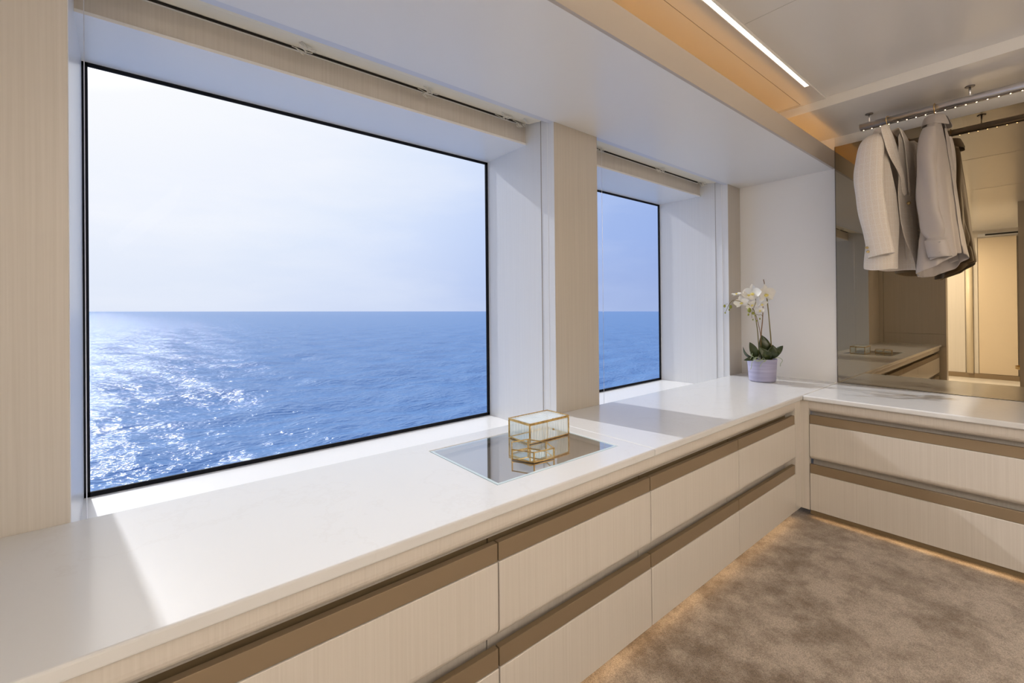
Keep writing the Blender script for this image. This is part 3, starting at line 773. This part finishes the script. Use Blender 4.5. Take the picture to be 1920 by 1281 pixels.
# aerial roots spilling over the rim
def smooth_path(pts, rad=None, n=5):
    if len(pts) < 3: return pts, rad
    P_ = [Vector(p) for p in pts]; out = []; ro = []
    if rad is not None and not hasattr(rad, '__len__'): rad = [rad] * len(P_)
    for i in range(len(P_) - 1):
        p0, p1, p2, p3 = P_[max(i - 1, 0)], P_[i], P_[i + 1], P_[min(i + 2, len(P_) - 1)]
        for q in range(n):
            t = q / n
            out.append(.5 * ((2 * p1) + (p2 - p0) * t + (2 * p0 - 5 * p1 + 4 * p2 - p3) * t * t + (3 * p1 - p0 - 3 * p2 + p3) * t ** 3))
            if rad is not None: ro.append(rad[i] * (1 - t) + rad[i + 1] * t)
    out.append(P_[-1]); ro.append(rad[-1] if rad is not None else 0)
    return out, ro
def root_(pts):
    p, r = smooth_path(pts, .0017); OB(MB().tube(p, r, 6), 'aerial_root', 'root')
root_([Q(1410, 672, .07), Q(1404, 670, .085), Q(1397, 676, .09), Q(1396, 684, .09), Q(1394, 689, .088)])
root_([Q(1416, 671, .08), Q(1418, 673, .10), Q(1413, 677, .105), Q(1412, 680, .10), Q(1410, 684, .10)])
root_([Q(1405, 668, .06), Q(1400, 664, .07), Q(1401, 660, .07)])
root_([Q(1446, 671, .03), Q(1454, 669.5, .035), Q(1460, 672, .035), Q(1462.5, 676, .03), Q(1459, 681, .03), Q(1458.5, 686, .03)])
root_([Q(1408, 673, .085), Q(1414, 671, .10), Q(1420, 674, .10), Q(1422, 671, .10)])
root_([Q(1403, 672, .06), Q(1406, 667, .08), Q(1412, 670, .09), Q(1408, 674, .09), Q(1403, 670, .085), Q(1410, 667, .07)])
root_([Q(1406, 674, .075), Q(1413, 674, .092), Q(1417, 669, .085), Q(1421, 671, .09), Q(1418, 676, .10)])
root_([Q(1399, 672, .05), Q(1401, 666, .06), Q(1398, 661, .06), Q(1401, 657, .05)])
# stems and stakes
def stem(pts, r=.0028, m='stem', nm='stem'):
    p, r = smooth_path(pts, r); OB(MB().tube(p, r, 8), nm, m)
stem([Q(1421, 674, .02), Q(1418.5, 630, .025), Q(1415, 605, .03), Q(1411, 582, .03)], [.0036, .0032, .003, .0026])
stem([Q(1424, 674, .02), Q(1422.5, 630, .03), Q(1418, 608, .035), Q(1413.5, 590, .035)], .0022, 'stake', 'stake')
stem([Q(1429, 674, .0), Q(1428, 630, .0), Q(1431, 600, .0), Q(1432.5, 569, .0)], [.0044, .004, .0034, .0026], 'stake', 'stake')
stem([Q(1441, 674, .04), Q(1440, 640, .04), Q(1438, 600, .035), Q(1435.6, 560, .03)], [.0044, .0038, .0034, .003])
stem([Q(1443.5, 674, .03), Q(1441.5, 630, .03), Q(1437, 575, .025), Q(1433, 537, .02), Q(1430.6, 524, .02)], .0026, 'stake', 'stake')
stem([Q(1435.6, 560, .03), Q(1432, 556, .045), Q(1424, 551, .05), Q(1414, 549, .055), Q(1409, 554, .06), Q(1409, 566, .065), Q(1405, 578, .06), Q(1402, 586, .06), Q(1402.5, 596, .06)], [.0026, .0024, .002, .002, .002, .002, .0018, .0015, .001])
stem([Q(1411, 582, .03), Q(1400, 572, .05), Q(1388, 567, .06), Q(1378, 564, .06), Q(1369, 562.5, .06), Q(1363, 567, .06), Q(1358.5, 574, .06), Q(1356, 580, .06), Q(1353.3, 585, .06)], [.0026, .0022, .002, .0019, .0018, .0016, .0014, .0012, .001])
stem([Q(1358.5, 569, .06), Q(1354, 570, .06), Q(1352, 572, .06)], .001)
stem([Q(1413, 588, .03), Q(1419, 590, .03), Q(1425, 590, .03), Q(1430, 598, .01)], .0014)
for x, y, r in ((1352, 573, 2.5), (1363, 574.5, 3.2), (1360.5, 580, 1.7), (1353, 585.5, 1.5), (1397.5, 581, 4), (1395.6, 589, 2), (1404.4, 586.7, 2.6), (1408, 591, 1.5), (1403.8, 598.4, 1.4), (1410.7, 600.4, 1.4), (1416.6, 597, 1.6)):
    OB(MB().ball(Q(x, y, .062), r * KP, 10, 7, (.85, .85, 1.15)), 'bud', 'bud')
def petal_mesh(c, n_, dir_, ln, wid, cup):
    n_ = n_.normalized(); dir_ = (dir_ - n_ * dir_.dot(n_)).normalized(); s = n_.cross(dir_)
    vs = []; fs = []; NY, NX = 8, 7
    for i in range(NY + 1):
        t = i / NY; w = wid * math.sin(PI * min(1, .06 + t * .90)) ** .55
        for k in range(NX):
            q = (k / (NX - 1) - .5) * 2
            vs.append(c + dir_ * (ln * (t - .09 * q * q * t)) + s * (q * w * .5) + n_ * (cup * ln * (t * t * .5) + .06 * wid * q * q + .03 * ln * math.sin(t * 7 + q * 3)))
    for i in range(NY):
        for k in range(NX - 1): fs.append((i * NX + k, i * NX + k + 1, (i + 1) * NX + k + 1, (i + 1) * NX + k))
    return vs, fs
def flower(c, face, r, roll=0.0, spread=.15):
    face = Vector(face).normalized()
    f = empty('flower', c); f.parent = oc; f.matrix_parent_inverse = Matrix.Translation(oc.location).inverted()
    up = Vector((0, 0, 1)); up = (up - face * up.dot(face)).normalized(); sd = face.cross(up)
    def dirn(a): a += roll; return up * math.cos(a) + sd * math.sin(a)
    def part(a, ln, wid, cup, off):
        v, fc = petal_mesh(c + face * off, face, dirn(a), ln, wid, cup)
        o = MB().add(v, fc).build('petal', 'petal', f, smooth=True); return o
    for a in (0, 2 * PI * .36, -2 * PI * .36): part(a, r, r * .58, spread * 1.4, -.003)
    for a in (PI * .47, -PI * .47): part(a, r * 1.08, r * 1.02, spread * .9 + .06, .003)
    m = MB().ball(c + face * .006 + dirn(PI) * r * .16, r * .17, 8, 6, (1, 1, 1))
    for s in (-1, 1): m.ball(c + face * .009 + dirn(PI - s * .7) * r * .2, r * .11, 8, 5)
    m.build('lip', 'petal_lip', f, smooth=True)
    return f
CV = DV
flower(Q(1374, 552, .06), CV * .35 + Vector((0, 0, .9)) - RV * .2, .030, .3, .1)
flower(Q(1383, 566, .06), -RV * .5 + CV * .9 - Vector((0, 0, .2)), .044, .2)
flower(Q(1395, 556, .065), CV * .9 + RV * .1 + Vector((0, 0, .35)), .044, 2.9, .25)
flower(Q(1404.5, 549, .06), CV * .55 - RV * .75, .058, .0, .3)
flower(Q(1429, 551, .05), CV * .95 + RV * .15, .066, .10, .12)
flower(Q(1440, 553, .01), RV * .7 + CV * .6 + Vector((0, 0, .2)), .046, .5, .2)
flower(Q(1424, 569, .035), CV * .6 + RV * .3 - Vector((0, 0, .5)), .038, .4, .5)
flower(Q(1422, 583, .02), CV * .5 - Vector((0, 0, .1)) + Vector((0, 0, .6)), .032, .2, .4)
flower(Q(1403, 571, .05), CV * .8 - RV * .2 - Vector((0, 0, .1)), .036, .6, .3)

# ================================================================== glass boxes on the inlay
def bar(m, a, b, w=.0022):
    m.tube([a, b], w * 1.3, 4)
GB = WT + .0002
bxx = empty('glass_box', (-2.29, .39, GB), 'lidded rectangular ribbed-glass jewellery box with brass edges, on the glass inlay', 'box')
A0, A1, B0, B1, HB = -2.391, -2.184, .334, .456, .0745
m = MB(); w = .0022
for z in (GB + w, GB + HB - .0048):
    for a, b in (((A0, B0), (A1, B0)), ((A1, B0), (A1, B1)), ((A1, B1), (A0, B1)), ((A0, B1), (A0, B0))): bar(m, (a[0], a[1], z), (b[0], b[1], z), w)
for x, y in ((A0, B0), (A1, B0), (A1, B1), (A0, B1)): bar(m, (x, y, GB), (x, y, GB + HB - .005), w * 1.15)
m.build('brass_frame', 'brass', bxx)
def ribs(x0, x1, n, plane, c, z0, z1, amp=.0011):
    """ribbed pane, real ridges"""
    k = n * 6; vs = []; fs = []
    for i in range(k + 1):
        t = i / k; a = x0 + (x1 - x0) * t; d = amp * abs(math.sin(PI * t * n))
        for z in (z0, z1):
            if plane == 'y': vs.append((a, c - d, z))
            elif plane == 'x': vs.append((c - d, a, z))
            else: vs.append((a, z, c + d))
    for i in range(k): fs.append((2 * i, 2 * i + 2, 2 * i + 3, 2 * i + 1))
    return MB().add(vs, fs)
ribs(A0 + .002, A1 - .002, 14, 'y', B0, GB + .003, GB + HB - .009).build('pane', 'rib_glass', bxx)
ribs(A0 + .002, A1 - .002, 14, 'y', B1, GB + .003, GB + HB - .009).build('pane', 'rib_glass', bxx)
MB().add([(A0, B0, GB + .003), (A0, B1, GB + .003), (A0, B1, GB + HB - .009), (A0, B0, GB + HB - .009)], [(0, 1, 2, 3)]).build('pane', 'box_glass', bxx)
MB().add([(A1, B0, GB + .003), (A1, B1, GB + .003), (A1, B1, GB + HB - .009), (A1, B0, GB + HB - .009)], [(0, 1, 2, 3)]).build('pane', 'box_glass', bxx)
MB().add([(A0, B0, GB + .002), (A1, B0, GB + .002), (A1, B1, GB + .002), (A0, B1, GB + .002)], [(0, 1, 2, 3)]).build('base_mirror', 'silver_mirror', bxx)
m = MB(); zl = GB + HB
for a, b in (((A0 - .001, B0 - .002), (A1 + .001, B0 - .002)), ((A1 + .001, B0 - .002), (A1 + .001, B1 + .001)), ((A1 + .001, B1 + .001), (A0 - .001, B1 + .001)), ((A0 - .001, B1 + .001), (A0 - .001, B0 - .002))): bar(m, (a[0], a[1], zl), (b[0], b[1], zl), .0024)
lid = m.build('lid', 'brass', bxx)
ribs(A0 + .001, A1 - .001, 14, 'z', zl - .0005, B0, B1).build('lid_pane', 'rib_glass', lid)
MB().ball(((A0 + A1) / 2 + .012, B0 - .004, zl + .002), .003, 8, 5).build('clasp', 'brass', bxx, smooth=True)
MB().ball(((A0 + A1) / 2 + .016, B0 - .004, GB + .036), .0042, 8, 5, (1, .6, 1)).build('knob', 'brass', bxx, smooth=True)

hx = empty('glass_tray', (-2.49, .24, GB), 'small open hexagonal glass dish with brass edges, in front of the ribbed box', 'dish')
hpts = []
cx, cy, hr = -2.481, .243, .078
# elongated hexagon seen corner-on
hv = [(-2.546, .249), (-2.513, .176), (-2.431, .167), (-2.405, .232), (-2.430, .300), (-2.496, .312)]
m = MB(); HZ = .034
for z in (GB + .002, GB + HZ):
    for a, b in zip(hv, hv[1:] + hv[:1]): bar(m, (*a, z), (*b, z), .0017)
for a in hv: bar(m, (*a, GB), (*a, GB + HZ + .002), .0021)
m.build('brass_frame', 'brass', hx)
for a, b in zip(hv, hv[1:] + hv[:1]):
    MB().add([(*a, GB + .003), (*b, GB + .003), (*b, GB + HZ), (*a, GB + HZ)], [(0, 1, 2, 3)]).build('pane', 'box_glass', hx)
MB().add([(*a, GB + .002) for a in hv], [tuple(range(6))]).build('base_pane', 'silver_mirror', hx)

# ================================================================== side table seen only in the mirror
stb = empty('side_table', (-5.0, -.70, FL), 'dark brown pedestal table with round brass tray top, seen only in the mirror', 'side table')
MB().lathe([(.10, 0), (.10, .36)], (-5.0, -.72, FL), 32).build('pedestal', 'brown_wood', stb)
MB().lathe([(.14, .36), (.15, .365), (.15, .40), (.145, .40), (.143, .37)], (-5.0, -.72, FL), 40).build('tray_top', 'brass', stb)

# ================================================================== sea
def sea():
    h = 4.6
    foot = CAMLOC - SEAN * h
    e2 = Vector((0, 1, 0)); e2 = (e2 - SEAN * e2.dot(SEAN)).normalized(); e1 = e2.cross(SEAN).normalized()
    NR, NA = 560, 620
    r = 5.0 * np.exp(np.linspace(0, math.log(3800 / 5.0), NR)); a = np.radians(np.linspace(4, 176, NA))
    RR_, AA = np.meshgrid(r, a, indexing='ij')
    X = RR_ * np.cos(AA); Y = RR_ * np.sin(AA)
    Zh = np.zeros_like(X); rng = np.random.RandomState(4)
    sp = RR_ * math.log(3800 / 5.0) / NR
    for i in range(46):
        lam = 10 ** rng.uniform(math.log10(.35), math.log10(7.5)); k = 2 * PI / lam; th = rng.normal(1.25, .75)
        amp = .0070 * lam ** .9
        fade = np.clip((lam / sp - 2.5) / 3, 0, 1)
        ph = k * (X * math.cos(th) + Y * math.sin(th)) + rng.uniform(0, 6.28)
        ph = ph + .5 * np.sin(ph * .37 + 1)
        s = 1 - 2 * np.abs(np.sin(ph / 2)) ** 1.3 if lam < 3 else np.sin(ph)
        Zh += amp * s * fade
    P = foot_arr = np.array(foot)[None, None, :] + X[..., None] * np.array(e1) + Y[..., None] * np.array(e2) + Zh[..., None] * np.array(SEAN)
    co = P.reshape(-1, 3)
    idx = np.arange(NR * NA).reshape(NR, NA)
    q = np.stack([idx[:-1, :-1], idx[1:, :-1], idx[1:, 1:], idx[:-1, 1:]], -1).reshape(-1, 4)
    me = bpy.data.meshes.new('sea'); me.vertices.add(len(co)); me.vertices.foreach_set('co', co.ravel())
    me.loops.add(q.size); me.loops.foreach_set('vertex_index', q.ravel().astype(np.int32))
    me.polygons.add(len(q)); me.polygons.foreach_set('loop_start', np.arange(0, q.size, 4, dtype=np.int32)); me.polygons.foreach_set('loop_total', np.full(len(q), 4, dtype=np.int32))
    me.polygons.foreach_set('use_smooth', np.ones(len(q), dtype=bool)); me.update(calc_edges=True)
    m = bpy.data.materials.new('sea_water'); m.use_nodes = True; t = m.node_tree; t.nodes.clear()
    so2 = nd(t, 'ShaderNodeOutputMaterial'); df = nd(t, 'ShaderNodeBsdfDiffuse'); gl = nd(t, 'ShaderNodeBsdfGlossy')
    df.inputs[0].default_value = (.145, .29, .52, 1); gl.inputs['Roughness'].default_value = .125; gl.inputs[0].default_value = (1, 1, 1, 1)
    a1 = noise(t, (1, 1.0, 1), 3.0, 4, .56); a1m = a1.inputs[0].links[0].from_node; a1m.inputs['Rotation'].default_value = (0, 0, math.radians(30)); a1m.inputs['Scale'].default_value = (.62, 1.7, 1); a2 = noise(t, (1, 1, 1), .45, 4, .6)
    ad = nd(t, 'ShaderNodeMath', operation='MULTIPLY_ADD'); t.links.new(a2.outputs[0], ad.inputs[0]); ad.inputs[1].default_value = 3.0; t.links.new(a1.outputs[0], ad.inputs[2])
    bn = nd(t, 'ShaderNodeBump'); bn.inputs['Strength'].default_value = 1.0; bn.inputs['Distance'].default_value = .115; t.links.new(ad.outputs[0], bn.inputs['Height'])
    t.links.new(bn.outputs[0], gl.inputs['Normal']); t.links.new(bn.outputs[0], df.inputs['Normal'])
    lw = nd(t, 'ShaderNodeLayerWeight'); lw.inputs[0].default_value = .5; t.links.new(bn.outputs[0], lw.inputs['Normal'])
    pw = nd(t, 'ShaderNodeMath', operation='POWER'); pw.inputs[1].default_value = 3.0; t.links.new(lw.outputs['Facing'], pw.inputs[0])
    ml = nd(t, 'ShaderNodeMath', operation='MULTIPLY_ADD'); ml.inputs[1].default_value = .36; ml.inputs[2].default_value = .02; t.links.new(pw.outputs[0], ml.inputs[0])
    mx3 = nd(t, 'ShaderNodeMixShader'); t.links.new(ml.outputs[0], mx3.inputs[0]); t.links.new(df.outputs[0], mx3.inputs[1]); t.links.new(gl.outputs[0], mx3.inputs[2]); t.links.new(mx3.outputs[0], so2.inputs[0])
    me.materials.append(m)
    o = bpy.data.objects.new('sea', me); COL.objects.link(o)
    tag(o, 'rippled blue sea glittering in the sun beyond both windows', 'sea', None, 'stuff')
sea()
